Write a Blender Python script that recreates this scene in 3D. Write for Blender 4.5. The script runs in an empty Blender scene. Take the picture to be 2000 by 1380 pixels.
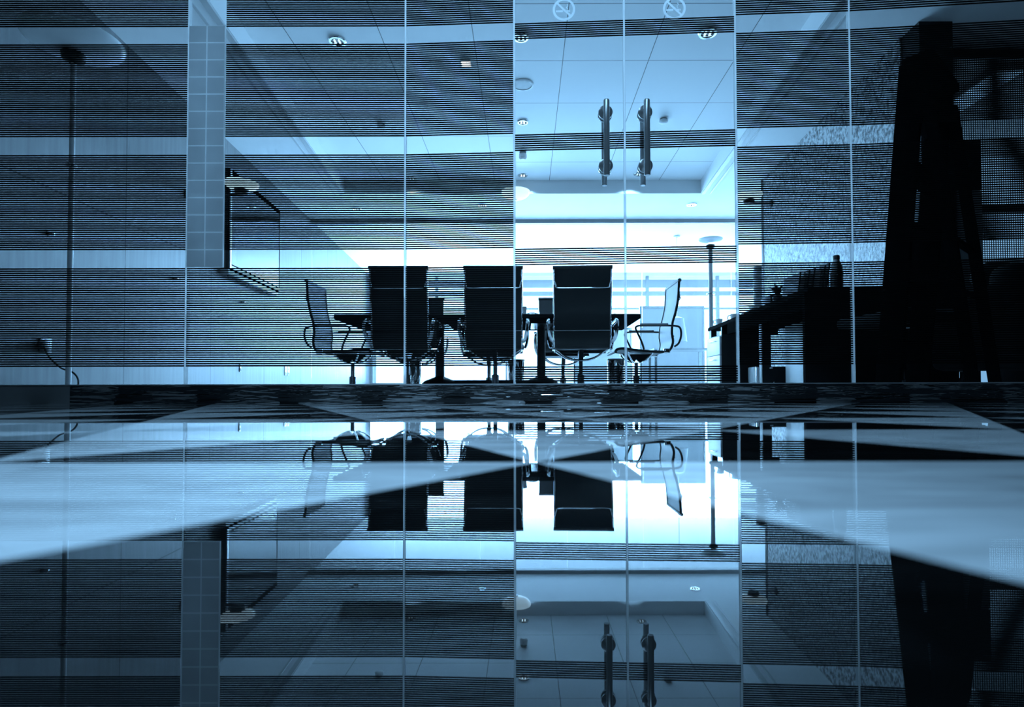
import bpy, bmesh, math, random
from mathutils import Vector, Matrix
random.seed(7)
SC = bpy.context.scene
COL = SC.collection
PI = math.pi
R = math.radians

# ------------------------------------------------------------------ camera
F = 1100.0            # focal length in pixels of the 2000 px wide frame
VX, VY = 1027.0, 766.0
CH = 0.043            # camera height
cam_d = bpy.data.cameras.new('camera')
cam = bpy.data.objects.new('camera', cam_d)
COL.objects.link(cam)
SC.camera = cam
cam_d.sensor_width = 36.0
cam_d.lens = 36.0 * F / 2000.0
PITCH = math.atan(F / 48000.0)
cam.location = (0, 0, CH)
cam.rotation_euler = (Matrix.Rotation(PI/2 + PITCH, 4, 'X') @ Matrix.Rotation(R(-0.12), 4, 'Z')).to_euler()
cam_d.shift_x = -(VX - 1000.0) / 2000.0
cam_d.shift_y = (VY - F*math.tan(PITCH) - 690.0) / 2000.0
cam_d.clip_start = 0.005
cam_d.clip_end = 60
cam_d.dof.use_dof = True
cam_d.dof.focus_distance = 4.2
cam_d.dof.aperture_fstop = 6.3

# ------------------------------------------------------------------ world, exposure
TINT = (0.30, 0.63, 1.0)      # the cool blue daylight of the place
world = bpy.data.worlds.new('world')
SC.world = world
world.use_nodes = True
world.node_tree.nodes['Background'].inputs[0].default_value = (0.10, 0.28, 0.55, 1)
world.node_tree.nodes['Background'].inputs[1].default_value = 0.012
SC.view_settings.view_transform = 'Standard'
SC.view_settings.look = 'None'
SC.view_settings.gamma = 1.0
SC.view_settings.use_curve_mapping = False
SC.view_settings.exposure = 0.0

SKY_STRENGTH = 9.0
def add_light(name, kind, loc, energy, rot=(0, 0, 0), size=0.1, spot=None, blend=1.0, size_y=None):
    l = bpy.data.lights.new(name, kind)
    l.energy = energy
    l.color = TINT
    if kind == 'AREA':
        l.size = size
        if size_y:
            l.shape = 'RECTANGLE'; l.size_y = size_y
    else:
        l.shadow_soft_size = size
    if spot:
        l.spot_size = spot; l.spot_blend = blend
    o = bpy.data.objects.new(name, l)
    COL.objects.link(o)
    o.location = loc; o.rotation_euler = rot
    return o
# unseen lobby spots, added to brighten the marble in front of the glass
add_light('lobby_fill_spot', 'SPOT', (-0.14, 0.30, 2.72), 330, size=0.05, spot=R(17), blend=1.0)
add_light('lobby_fill_spot', 'SPOT', (-0.1, 1.35, 2.72), 420, size=0.08, spot=R(62), blend=1.0)
# daylight that enters the meeting room through the far windows
add_light('window_daylight', 'AREA', (0.6, 11.6, 1.5), 1500, rot=(-PI/2, 0, 0), size=7.6, size_y=2.3)

# beams of the round downlights, the nearest added without a fitting; lobby fill
for x_, y_ in ((0.0, 4.6), (0.0, 5.5), (-1.4, 6.8), (0.0, 6.8), (1.3, 6.8)):
    add_light('downlight_beam', 'SPOT', (x_, y_, 2.66), 150, size=0.05, spot=R(120), blend=0.6)
add_light('lobby_fill_light', 'AREA', (0.0, 1.1, 2.78), 16, size=1.6, size_y=0.5)  # unseen lamp added to brighten handles, joints and tiled strip

# ------------------------------------------------------------------ helpers
def P(px, py, d):
    return Vector(((px - VX) * d / F, d, CH + (VY - py) * d / F))

class MB:
    def __init__(s): s.bm = bmesh.new()
    def box(s, c, size, rz=0, rx=0, ry=0, bevel=0):
        m = Matrix.Translation(c) @ Matrix.Rotation(rz, 4, 'Z') @ Matrix.Rotation(ry, 4, 'Y') @ Matrix.Rotation(rx, 4, 'X') @ Matrix.Diagonal((size[0], size[1], size[2], 1))
        g = bmesh.ops.create_cube(s.bm, size=1.0, matrix=m)
        if bevel:
            es = list({e for v in g['verts'] for e in v.link_edges})
            bmesh.ops.bevel(s.bm, geom=es, offset=bevel, segments=3, affect='EDGES', profile=0.5)
        return s
    def span(s, a, b, bevel=0):
        a = Vector(a); b = Vector(b)
        return s.box((a+b)/2, (abs(b.x-a.x), abs(b.y-a.y), abs(b.z-a.z)), bevel=bevel)
    def beam(s, a, b, w, h, bevel=0, up=(0, 0, 1)):
        a = Vector(a); b = Vector(b); t = (b-a); L = t.length; t.normalize()
        u = Vector(up); x = t.cross(u)
        if x.length < 1e-4: x = t.cross(Vector((0, 1, 0)))
        x.normalize(); z = x.cross(t).normalized()
        rot = Matrix((x, t, z)).transposed().to_4x4()
        m = Matrix.Translation((a+b)/2) @ rot @ Matrix.Diagonal((w, L, h, 1))
        g = bmesh.ops.create_cube(s.bm, size=1.0, matrix=m)
        if bevel:
            es = list({e for v in g['verts'] for e in v.link_edges})
            bmesh.ops.bevel(s.bm, geom=es, offset=bevel, segments=2, affect='EDGES', profile=0.5)
        return s
    def tube(s, pts, r, n=12, flat=1.0, closed=False, cap=True):
        pts = [Vector(p) for p in pts]
        rs = r if isinstance(r, (list, tuple)) else [r]*len(pts)
        rings = []; prev = None
        for i, p in enumerate(pts):
            if closed: t = pts[(i+1) % len(pts)] - pts[i-1]
            elif i == 0: t = pts[1]-pts[0]
            elif i == len(pts)-1: t = pts[-1]-pts[-2]
            else: t = (pts[i+1]-pts[i]).normalized() + (pts[i]-pts[i-1]).normalized()
            t.normalize()
            if prev is None:
                u = t.cross(Vector((0, 0, 1)))
                if u.length < 1e-3: u = t.cross(Vector((0, 1, 0)))
                u.normalize()
            else:
                u = prev - t*prev.dot(t)
                u.normalize()
            prev = u
            w = t.cross(u)
            rings.append([s.bm.verts.new(p + u*math.cos(2*PI*k/n)*rs[i]*flat + w*math.sin(2*PI*k/n)*rs[i]) for k in range(n)])
        m = len(rings)
        for i in range(m if closed else m-1):
            a = rings[i]; b = rings[(i+1) % m]
            for k in range(n):
                s.bm.faces.new((a[k], a[(k+1) % n], b[(k+1) % n], b[k]))
        if cap and not closed:
            s.bm.faces.new(rings[0][::-1]); s.bm.faces.new(rings[-1])
        return s
    def lathe(s, prof, c=(0, 0, 0), n=40, axis=None, cap=True):
        c = Vector(c)
        M = Matrix.Identity(3)
        if axis is not None:
            M = Vector((0, 0, 1)).rotation_difference(Vector(axis).normalized()).to_matrix()
        rings = []
        for r, z in prof:
            if r < 1e-6:
                rings.append([s.bm.verts.new(c + M @ Vector((0, 0, z)))])
            else:
                rings.append([s.bm.verts.new(c + M @ Vector((r*math.cos(2*PI*k/n), r*math.sin(2*PI*k/n), z))) for k in range(n)])
        for a, b in zip(rings, rings[1:]):
            for k in range(n):
                k2 = (k+1) % n
                if len(a) == 1 and len(b) == 1: continue
                if len(a) == 1: s.bm.faces.new((a[0], b[k2], b[k]))
                elif len(b) == 1: s.bm.faces.new((a[k], a[k2], b[0]))
                else: s.bm.faces.new((a[k], a[k2], b[k2], b[k]))
        if cap:
            if len(rings[0]) > 1: s.bm.faces.new(rings[0][::-1])
            if len(rings[-1]) > 1: s.bm.faces.new(rings[-1])
        return s
    def cyl(s, a, b, r, n=24):
        return s.tube([a, b], r, n=n)
    def ribbon(s, path, half, th, seg=1):
        """path of (y,z) points in side view, swept across x from -half to half, thickness th"""
        pts = [Vector((0, p[0], p[1])) for p in path]
        nrm = []
        for i in range(len(pts)):
            t = pts[min(i+1, len(pts)-1)] - pts[max(i-1, 0)]
            t.normalize(); nrm.append(Vector((0, -t.z, t.y)))
        hs = half if isinstance(half, (list, tuple)) else [half]*len(pts)
        rings = []
        for p, nn, h in zip(pts, nrm, hs):
            rings.append([s.bm.verts.new(p + nn*th/2 + Vector((-h, 0, 0))), s.bm.verts.new(p + nn*th/2 + Vector((h, 0, 0))),
                          s.bm.verts.new(p - nn*th/2 + Vector((h, 0, 0))), s.bm.verts.new(p - nn*th/2 + Vector((-h, 0, 0)))])
        for a, b in zip(rings, rings[1:]):
            for k in range(4):
                s.bm.faces.new((a[k], a[(k+1) % 4], b[(k+1) % 4], b[k]))
        s.bm.faces.new(rings[0][::-1]); s.bm.faces.new(rings[-1])
        return s
    def poly(s, pts, ext):
        """closed polygon extruded by vector ext"""
        e = Vector(ext)
        a = [s.bm.verts.new(Vector(p)) for p in pts]
        b = [s.bm.verts.new(Vector(p)+e) for p in pts]
        s.bm.faces.new(a[::-1]); s.bm.faces.new(b)
        for k in range(len(a)):
            k2 = (k+1) % len(a)
            s.bm.faces.new((a[k], a[k2], b[k2], b[k]))
        return s
    def sphere(s, c, r, sc=(1, 1, 1), u=20, v=12):
        m = Matrix.Translation(c) @ Matrix.Diagonal((r*sc[0], r*sc[1], r*sc[2], 1))
        bmesh.ops.create_uvsphere(s.bm, u_segments=u, v_segments=v, radius=1, matrix=m)
        return s
    def build(s, name, mat, parent=None, smooth=True, angle=35):
        bmesh.ops.recalc_face_normals(s.bm, faces=s.bm.faces[:])
        me = bpy.data.meshes.new(name)
        s.bm.to_mesh(me); s.bm.free()
        me.materials.append(mat)
        if smooth:
            me.polygons.foreach_set('use_smooth', [True]*len(me.polygons))
            me.set_sharp_from_angle(angle=R(angle))
        o = bpy.data.objects.new(name, me)
        COL.objects.link(o)
        if parent: o.parent = parent
        return o

def tag(o, label=None, cat=None, group=None, kind=None):
    if label: o['label'] = label
    if cat: o['category'] = cat
    if group: o['group'] = group
    if kind: o['kind'] = kind
    return o
def thing(name, label, cat, loc=(0, 0, 0), rz=0, group=None, kind=None):
    o = bpy.data.objects.new(name, None)
    COL.objects.link(o)
    o.empty_display_size = 0.1
    o.location = loc; o.rotation_euler = (0, 0, rz)
    return tag(o, label, cat, group, kind)
def dup(root, loc, rz, label, group=None):
    r = root.copy(); COL.objects.link(r)
    r.location = loc; r.rotation_euler = (0, 0, rz)
    r['label'] = label
    if group: r['group'] = group
    for ch in list(root.children):
        c = ch.copy(); COL.objects.link(c); c.parent = r
        for g in list(ch.children):
            d = g.copy(); COL.objects.link(d); d.parent = c
    return r
def smooth_path(pts, k=6):
    pts = [Vector(p) for p in pts]
    out = []
    for i in range(len(pts)-1):
        p0 = pts[max(i-1, 0)]; p1 = pts[i]; p2 = pts[i+1]; p3 = pts[min(i+2, len(pts)-1)]
        for j in range(k):
            t = j/k
            out.append(0.5*((2*p1)+(-p0+p2)*t+(2*p0-5*p1+4*p2-p3)*t*t+(-p0+3*p1-3*p2+p3)*t**3))
    out.append(pts[-1])
    return out

# ------------------------------------------------------------------ materials
def newmat(name):
    m = bpy.data.materials.new(name); m.use_nodes = True
    nt = m.node_tree; nt.nodes.clear()
    out = nt.nodes.new('ShaderNodeOutputMaterial')
    return m, nt, out
def pbr(name, col, rough=0.5, metal=0.0, bump=None, var=0.0, vscale=8.0, spec=0.5, coat=0.0, ior=1.5, stretch=None):
    m, nt, out = newmat(name)
    b = nt.nodes.new('ShaderNodeBsdfPrincipled')
    b.inputs['Base Color'].default_value = (*col, 1) if isinstance(col, tuple) else (col, col, col, 1)
    b.inputs['Roughness'].default_value = rough
    b.inputs['Metallic'].default_value = metal
    b.inputs['Specular IOR Level'].default_value = spec
    b.inputs['Coat Weight'].default_value = coat
    b.inputs['IOR'].default_value = ior
    nt.links.new(b.outputs[0], out.inputs[0])
    tc = nt.nodes.new('ShaderNodeTexCoord')
    mp = nt.nodes.new('ShaderNodeMapping')
    if stretch: mp.inputs['Scale'].default_value = stretch
    nt.links.new(tc.outputs['Object'], mp.inputs[0])
    n = nt.nodes.new('ShaderNodeTexNoise'); n.inputs['Scale'].default_value = vscale; n.inputs['Detail'].default_value = 4
    nt.links.new(mp.outputs[0], n.inputs['Vector'])
    c = col if isinstance(col, tuple) else (col, col, col)
    rp = nt.nodes.new('ShaderNodeValToRGB')
    rp.color_ramp.elements[0].position = 0.3; rp.color_ramp.elements[1].position = 0.7
    rp.color_ramp.elements[0].color = (*[x*(1-var) for x in c], 1)
    rp.color_ramp.elements[1].color = (*[min(1, x*(1+var)) for x in c], 1)
    nt.links.new(n.outputs['Fac'], rp.inputs[0]); nt.links.new(rp.outputs[0], b.inputs['Base Color'])
    if bump:
        bp = nt.nodes.new('ShaderNodeBump'); bp.inputs['Strength'].default_value = bump[0]; bp.inputs['Distance'].default_value = bump[1]
        n2 = nt.nodes.new('ShaderNodeTexNoise'); n2.inputs['Scale'].default_value = bump[2]; n2.inputs['Detail'].default_value = 3
        nt.links.new(mp.outputs[0], n2.inputs['Vector'])
        nt.links.new(n2.outputs['Fac'], bp.inputs['Height']); nt.links.new(bp.outputs[0], b.inputs['Normal'])
    return m
def mth(nt, op, a, b=None, c=None):
    n = nt.nodes.new('ShaderNodeMath'); n.operation = op
    for i, v in enumerate((a, b, c)):
        if v is None: continue
        if hasattr(v, 'is_output') or hasattr(v, 'links'): nt.links.new(v, n.inputs[i])
        else: n.inputs[i].default_value = v
    return n.outputs[0]
def xyz(nt):
    tc = nt.nodes.new('ShaderNodeTexCoord'); s = nt.nodes.new('ShaderNodeSeparateXYZ')
    nt.links.new(tc.outputs['Object'], s.inputs[0])
    return s.outputs[0], s.outputs[1], s.outputs[2], tc
def linemask(nt, x, off, sp, w):
    f = mth(nt, 'FRACT', mth(nt, 'DIVIDE', mth(nt, 'SUBTRACT', x, off - w/2), sp))
    return mth(nt, 'LESS_THAN', f, w/sp)
def mixcol(nt, fac, a, b):
    n = nt.nodes.new('ShaderNodeMix'); n.data_type = 'RGBA'
    if hasattr(fac, 'links'): nt.links.new(fac, n.inputs[0])
    else: n.inputs[0].default_value = fac
    for s, v in ((6, a), (7, b)):
        if hasattr(v, 'links'): nt.links.new(v, n.inputs[s])
        else: n.inputs[s].default_value = (*v, 1) if isinstance(v, tuple) else (v, v, v, 1)
    return n.outputs[2]

# lobby marble: oblique black and white triangles
def marble():
    m, nt, out = newmat('marble_triangles')
    x, y, z, tc = xyz(nt)
    v = mth(nt, 'DIVIDE', mth(nt, 'SUBTRACT', y, 0.348), 0.29)
    u = mth(nt, 'DIVIDE', mth(nt, 'SUBTRACT', mth(nt, 'SUBTRACT', x, 0.006), mth(nt, 'MULTIPLY', v, 0.203)), 0.342)
    fu = mth(nt, 'FRACT', u); fv = mth(nt, 'FRACT', v)
    light = mth(nt, 'GREATER_THAN', mth(nt, 'ADD', fu, fv), 1.0)
    mp = nt.nodes.new('ShaderNodeMapping'); mp.inputs['Scale'].default_value = (4, 14, 4); mp.inputs['Rotation'].default_value = (0, 0, 0.35)
    nt.links.new(tc.outputs['Object'], mp.inputs[0])
    n = nt.nodes.new('ShaderNodeTexNoise'); n.inputs['Scale'].default_value = 2.2; n.inputs['Detail'].default_value = 7; n.inputs['Distortion'].default_value = 1.2
    nt.links.new(mp.outputs[0], n.inputs['Vector'])
    rp = nt.nodes.new('ShaderNodeValToRGB')
    rp.color_ramp.elements[0].position = 0.30; rp.color_ramp.elements[0].color = (0.46, 0.46, 0.46, 1)
    rp.color_ramp.elements[1].position = 0.60; rp.color_ramp.elements[1].color = (0.74, 0.74, 0.74, 1)
    nt.links.new(n.outputs['Fac'], rp.inputs[0])
    rd = nt.nodes.new('ShaderNodeValToRGB')
    rd.color_ramp.elements[0].position = 0.45; rd.color_ramp.elements[0].color = (0.003, 0.003, 0.003, 1)
    rd.color_ramp.elements[1].position = 0.75; rd.color_ramp.elements[1].color = (0.010, 0.010, 0.010, 1)
    nt.links.new(n.outputs['Fac'], rd.inputs[0])
    c = mixcol(nt, light, rd.outputs[0], rp.outputs[0])
    b = nt.nodes.new('ShaderNodeBsdfPrincipled')
    nt.links.new(c, b.inputs['Base Color'])
    b.inputs['Roughness'].default_value = 0.015
    b.inputs['IOR'].default_value = 1.75
    nt.links.new(b.outputs[0], out.inputs[0])
    return m
def glass_mat(name, tint=0.93, extra=0.0):
    m, nt, out = newmat(name)
    t = nt.nodes.new('ShaderNodeBsdfTransparent'); t.inputs[0].default_value = (tint*0.97, tint*0.99, tint, 1)
    g = nt.nodes.new('ShaderNodeBsdfGlossy'); g.inputs['Roughness'].default_value = 0.0
    f = nt.nodes.new('ShaderNodeLayerWeight'); f.inputs['Blend'].default_value = 0.5
    fac = mth(nt, 'ADD', mth(nt, 'MULTIPLY', mth(nt, 'POWER', f.outputs['Facing'], 5.0), 0.95), 0.04 + extra)
    mx = nt.nodes.new('ShaderNodeMixShader')
    nt.links.new(fac, mx.inputs[0]); nt.links.new(t.outputs[0], mx.inputs[1]); nt.links.new(g.outputs[0], mx.inputs[2])
    nt.links.new(mx.outputs[0], out.inputs[0])
    return m
def emit(name, strength, col=TINT):
    m, nt, out = newmat(name)
    e = nt.nodes.new('ShaderNodeEmission'); e.inputs[0].default_value = (*col, 1); e.inputs[1].default_value = strength
    nt.links.new(e.outputs[0], out.inputs[0])
    return m
def wall_panels():
    m, nt, out = newmat('wall_panels')
    x, y, z, tc = xyz(nt)
    v = linemask(nt, y, 3.97, 1.22, 0.010)
    h = mth(nt, 'LESS_THAN', mth(nt, 'ABSOLUTE', mth(nt, 'SUBTRACT', z, 1.25)), 0.0045)
    h = mth(nt, 'MULTIPLY', h, mth(nt, 'LESS_THAN', y, 5.3))
    ln = mth(nt, 'MAXIMUM', v, h)
    mp = nt.nodes.new('ShaderNodeMapping'); mp.inputs['Scale'].default_value = (5, 5, 0.25)
    nt.links.new(tc.outputs['Object'], mp.inputs[0])
    n = nt.nodes.new('ShaderNodeTexNoise'); n.inputs['Scale'].default_value = 6; n.inputs['Detail'].default_value = 6
    nt.links.new(mp.outputs[0], n.inputs['Vector'])
    rp = nt.nodes.new('ShaderNodeValToRGB')
    rp.color_ramp.elements[0].position = 0.3; rp.color_ramp.elements[0].color = (0.15, 0.15, 0.15, 1)
    rp.color_ramp.elements[1].position = 0.7; rp.color_ramp.elements[1].color = (0.21, 0.21, 0.21, 1)
    nt.links.new(n.outputs['Fac'], rp.inputs[0])
    c = mixcol(nt, ln, rp.outputs[0], 0.03)
    b = nt.nodes.new('ShaderNodeBsdfPrincipled'); nt.links.new(c, b.inputs['Base Color'])
    b.inputs['Roughness'].default_value = 0.5; b.inputs['Specular IOR Level'].default_value = 0.5
    nt.links.new(b.outputs[0], out.inputs[0])
    return m
def ceiling_tiles():
    m, nt, out = newmat('ceiling_tiles')
    x, y, z, tc = xyz(nt)
    a = linemask(nt, x, 0.30, 0.685, 0.006); b_ = linemask(nt, y, 4.44, 0.66, 0.006)
    c = mixcol(nt, mth(nt, 'MAXIMUM', a, b_), 0.78, 0.12)
    b = nt.nodes.new('ShaderNodeBsdfPrincipled'); nt.links.new(c, b.inputs['Base Color'])
    b.inputs['Roughness'].default_value = 0.6
    nt.links.new(b.outputs[0], out.inputs[0])
    return m
def textured_stone():
    m, nt, out = newmat('textured_wallcovering')
    x, y, z, tc = xyz(nt)
    mp = nt.nodes.new('ShaderNodeMapping'); mp.inputs['Scale'].default_value = (1, 1.0, 0.75); mp.inputs['Rotation'].default_value = (0.5, 0, 0)
    nt.links.new(tc.outputs['Object'], mp.inputs[0])
    n = nt.nodes.new('ShaderNodeTexNoise'); n.inputs['Scale'].default_value = 34; n.inputs['Detail'].default_value = 5; n.inputs['Roughness'].default_value = 0.65
    nt.links.new(mp.outputs[0], n.inputs['Vector'])
    rp = nt.nodes.new('ShaderNodeValToRGB')
    rp.color_ramp.elements[0].position = 0.40; rp.color_ramp.elements[0].color = (0.07, 0.07, 0.07, 1)
    rp.color_ramp.elements[1].position = 0.60; rp.color_ramp.elements[1].color = (0.58, 0.58, 0.58, 1)
    nt.links.new(n.outputs['Fac'], rp.inputs[0])
    bp = nt.nodes.new('ShaderNodeBump'); bp.inputs['Strength'].default_value = 0.5; bp.inputs['Distance'].default_value = 0.012
    nt.links.new(n.outputs['Fac'], bp.inputs['Height'])
    b = nt.nodes.new('ShaderNodeBsdfPrincipled'); nt.links.new(rp.outputs[0], b.inputs['Base Color']); nt.links.new(bp.outputs[0], b.inputs['Normal'])
    b.inputs['Roughness'].default_value = 0.45
    nt.links.new(b.outputs[0], out.inputs[0])
    return m
def tile_panel_mat():
    m, nt, out = newmat('tile_strip')
    x, y, z, tc = xyz(nt)
    a = linemask(nt, x, -1.3285, 0.0755, 0.005); b_ = linemask(nt, z, 0.564, 0.0724, 0.005)
    ln = mth(nt, 'MAXIMUM', a, b_)
    n = nt.nodes.new('ShaderNodeTexNoise'); n.inputs['Scale'].default_value = 9
    nt.links.new(tc.outputs['Object'], n.inputs['Vector'])
    base = mixcol(nt, n.outputs['Fac'], 0.60, 0.75)
    c = mixcol(nt, ln, base, 1.0)
    d = nt.nodes.new('ShaderNodeBsdfPrincipled'); nt.links.new(c, d.inputs['Base Color']); d.inputs['Roughness'].default_value = 0.2
    t = nt.nodes.new('ShaderNodeBsdfTranslucent'); nt.links.new(c, t.inputs[0])
    mx = nt.nodes.new('ShaderNodeMixShader'); mx.inputs[0].default_value = 0.55
    nt.links.new(d.outputs[0], mx.inputs[1]); nt.links.new(t.outputs[0], mx.inputs[2]); nt.links.new(mx.outputs[0], out.inputs[0])
    return m
def mesh_fabric(name, col, see):
    m, nt, out = newmat(name)
    x, y, z, tc = xyz(nt)
    w = nt.nodes.new('ShaderNodeTexNoise'); w.inputs['Scale'].default_value = 60
    nt.links.new(tc.outputs['Object'], w.inputs['Vector'])
    c = mixcol(nt, w.outputs['Fac'], col*0.7, col*1.3)
    d = nt.nodes.new('ShaderNodeBsdfPrincipled'); nt.links.new(c, d.inputs['Base Color']); d.inputs['Roughness'].default_value = 0.55
    t = nt.nodes.new('ShaderNodeBsdfTransparent')
    mx = nt.nodes.new('ShaderNodeMixShader'); mx.inputs[0].default_value = see
    nt.links.new(d.outputs[0], mx.inputs[1]); nt.links.new(t.outputs[0], mx.inputs[2]); nt.links.new(mx.outputs[0], out.inputs[0])
    return m
def perforated():
    m, nt, out = newmat('perforated_blind')
    x, y, z, tc = xyz(nt)
    a = mth(nt, 'FRACT', mth(nt, 'MULTIPLY', x, 62.0)); b_ = mth(nt, 'FRACT', mth(nt, 'MULTIPLY', z, 62.0))
    a = mth(nt, 'ABSOLUTE', mth(nt, 'SUBTRACT', a, 0.5)); b_ = mth(nt, 'ABSOLUTE', mth(nt, 'SUBTRACT', b_, 0.5))
    hole = mth(nt, 'LESS_THAN', mth(nt, 'MAXIMUM', a, b_), 0.33)
    d = nt.nodes.new('ShaderNodeBsdfPrincipled'); d.inputs['Base Color'].default_value = (0.05, 0.05, 0.05, 1); d.inputs['Roughness'].default_value = 0.5
    t = nt.nodes.new('ShaderNodeBsdfTransparent')
    mx = nt.nodes.new('ShaderNodeMixShader')
    nt.links.new(hole, mx.inputs[0]); nt.links.new(d.outputs[0], mx.inputs[1]); nt.links.new(t.outputs[0], mx.inputs[2]); nt.links.new(mx.outputs[0], out.inputs[0])
    return m
def translucent_white(name, col=0.8, f=0.5, rough=0.3, glow=0.0):
    m, nt, out = newmat(name)
    d = nt.nodes.new('ShaderNodeBsdfPrincipled'); d.inputs['Base Color'].default_value = (col, col, col, 1); d.inputs['Roughness'].default_value = rough
    d.inputs['Emission Color'].default_value = (0.55, 0.82, 1.0, 1); d.inputs['Emission Strength'].default_value = glow
    t = nt.nodes.new('ShaderNodeBsdfTranslucent'); t.inputs[0].default_value = (col, col, col, 1)
    mx = nt.nodes.new('ShaderNodeMixShader'); mx.inputs[0].default_value = f
    nt.links.new(d.outputs[0], mx.inputs[1]); nt.links.new(t.outputs[0], mx.inputs[2]); nt.links.new(mx.outputs[0], out.inputs[0])
    return m

def joint_mat():
    m, nt, out = newmat('clear_silicone')
    t = nt.nodes.new('ShaderNodeBsdfTransparent')
    n = nt.nodes.new('ShaderNodeBsdfTranslucent'); n.inputs[0].default_value = (0.95, 0.95, 0.95, 1)
    d = nt.nodes.new('ShaderNodeBsdfDiffuse'); d.inputs[0].default_value = (0.9, 0.9, 0.9, 1)
    a = nt.nodes.new('ShaderNodeMixShader'); a.inputs[0].default_value = 0.25
    nt.links.new(n.outputs[0], a.inputs[1]); nt.links.new(d.outputs[0], a.inputs[2])
    b = nt.nodes.new('ShaderNodeMixShader'); b.inputs[0].default_value = 0.62
    nt.links.new(t.outputs[0], b.inputs[1]); nt.links.new(a.outputs[0], b.inputs[2]); nt.links.new(b.outputs[0], out.inputs[0])
    return m
M = dict(
    handle=pbr('brushed_handle_steel', 0.65, 0.22, metal=0.55, var=0.03),
    marble=marble(),
    glass=glass_mat('clear_glass'), farglass=glass_mat('far_glass', 0.97),
    frit=pbr('dark_etched_lines', 0.008, 0.7, spec=0.05),
    joint=joint_mat(),
    plinth=pbr('polished_black_steel', 0.30, 0.06, metal=0.9, bump=(0.9, 0.02, 2.2), stretch=(1.6, 1, 16)),
    plinth_light=pbr('grey_plinth', 0.35, 0.4, var=0.05),
    rail=pbr('brushed_steel_channel', 0.75, 0.25, metal=1.0),
    innerfloor=pbr('meeting_room_floor', 0.60, 0.18, var=0.1, vscale=3),
    wallL=wall_panels(), white=pbr('white_plaster', 0.80, 0.65, var=0.02),
    ctiles=ceiling_tiles(), stone=textured_stone(),
    dark=pbr('dark_lacquer', 0.010, 0.45, var=0.1, spec=0.3), darkwood=pbr('dark_veneer', 0.014, 0.55, var=0.25, vscale=3, stretch=(1, 1, 12), spec=0.0), matte=pbr('matte_black_paint', 0.006, 0.7, var=0.2, spec=0.0),
    black=pbr('black_plastic', 0.01, 0.45, var=0.1), chrome=pbr('chrome', 0.85, 0.07, metal=1.0, var=0.02),
    steel=pbr('satin_steel', 0.55, 0.22, metal=1.0, var=0.03), darksteel=pbr('dark_steel', 0.18, 0.25, metal=1.0, var=0.05),
    sling=mesh_fabric('black_mesh_fabric', 0.008, 0.02), sidesling=mesh_fabric('grey_mesh_fabric', 0.04, 0.12),
    lightgrey=pbr('pale_grey_laminate', 0.55, 0.4, var=0.04), midgrey=pbr('mid_grey_laminate', 0.25, 0.4, var=0.05),
    opal=translucent_white('opal_glass', 0.92, 0.25, 0.12), opal_lit=translucent_white('lit_opal_glass', 0.9, 0.3, 0.12, 1.3), tiles=tile_panel_mat(),
    screen=pbr('dark_screen_glass', 0.012, 0.05, coat=0.5), perf=perforated(),
    leaf=pbr('dark_leaf', (0.03, 0.05, 0.04), 0.4, var=0.4, vscale=12), clay=pbr('dark_pot', 0.05, 0.6, var=0.2),
    white_c=pbr('white_ceramic', 0.7, 0.15), frost=translucent_white('frosted_film', 0.9, 0.6),
    sky=emit('overcast_daylight', SKY_STRENGTH), baysky=emit('bay_daylight', 0.9), lens=emit('lit_lamp_lens', 6.0, (0.6, 0.85, 1.0)),
    lens2=emit('dim_lamp_lens', 2.2, (0.5, 0.8, 1.0)), strip=emit('light_strip_diffuser', 1.0),
    cloth=pbr('dark_upholstery', 0.008, 0.8, var=0.2, vscale=20), blueglass=pbr('pale_blue_screen', 0.6, 0.3),
)

# ------------------------------------------------------------------ setting
S = 472.0
D0 = 2.33
CEIL, TRAY = CH + 2.48, CH + 2.65
XL = lambda d: -2.60 - 0.0595*d
XR = lambda d: 2.426 + 0.0524*d
ANGL = math.atan(0.0595)     # rotation of things on the left wall

MB().span((-7, -4, -0.05), (7, 2.335, 0)).build('floor', M['marble'], smooth=False)
MB().span((-3.6, 2.345, -0.05), (5.8, 12.9, 0)).build('floor', M['innerfloor'], smooth=False)
# glass line: bent partition
GL = [(-2.74, 2.33), (-0.502, 2.33), (1.297, 2.243), (2.72, 2.119)]
def gpt(px):
    """point on the glass line seen at pixel column px"""
    k = (px - VX)/F
    for (xa, ya), (xb, yb) in zip(GL, GL[1:]):
        s = (yb-ya)/(xb-xa)
        y = (ya - s*xa)/(1 - s*k); x = k*y
        if x <= xb + 1e-6: return Vector((x, y, 0))
    return Vector((x, y, 0))
ZB = CH + 17/S     # top of the plinth
def wallseg(mb, a, b, th, z0, z1):
    a = Vector((a[0], a[1], 0)); b = Vector((b[0], b[1], 0)); t = (b-a).normalized(); n = Vector((-t.y, t.x, 0))*th
    mb.poly([a+Vector((0, 0, z0)), b+Vector((0, 0, z0)), b+n+Vector((0, 0, z0)), a+n+Vector((0, 0, z0))], (0, 0, z1-z0))
    return mb
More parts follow.
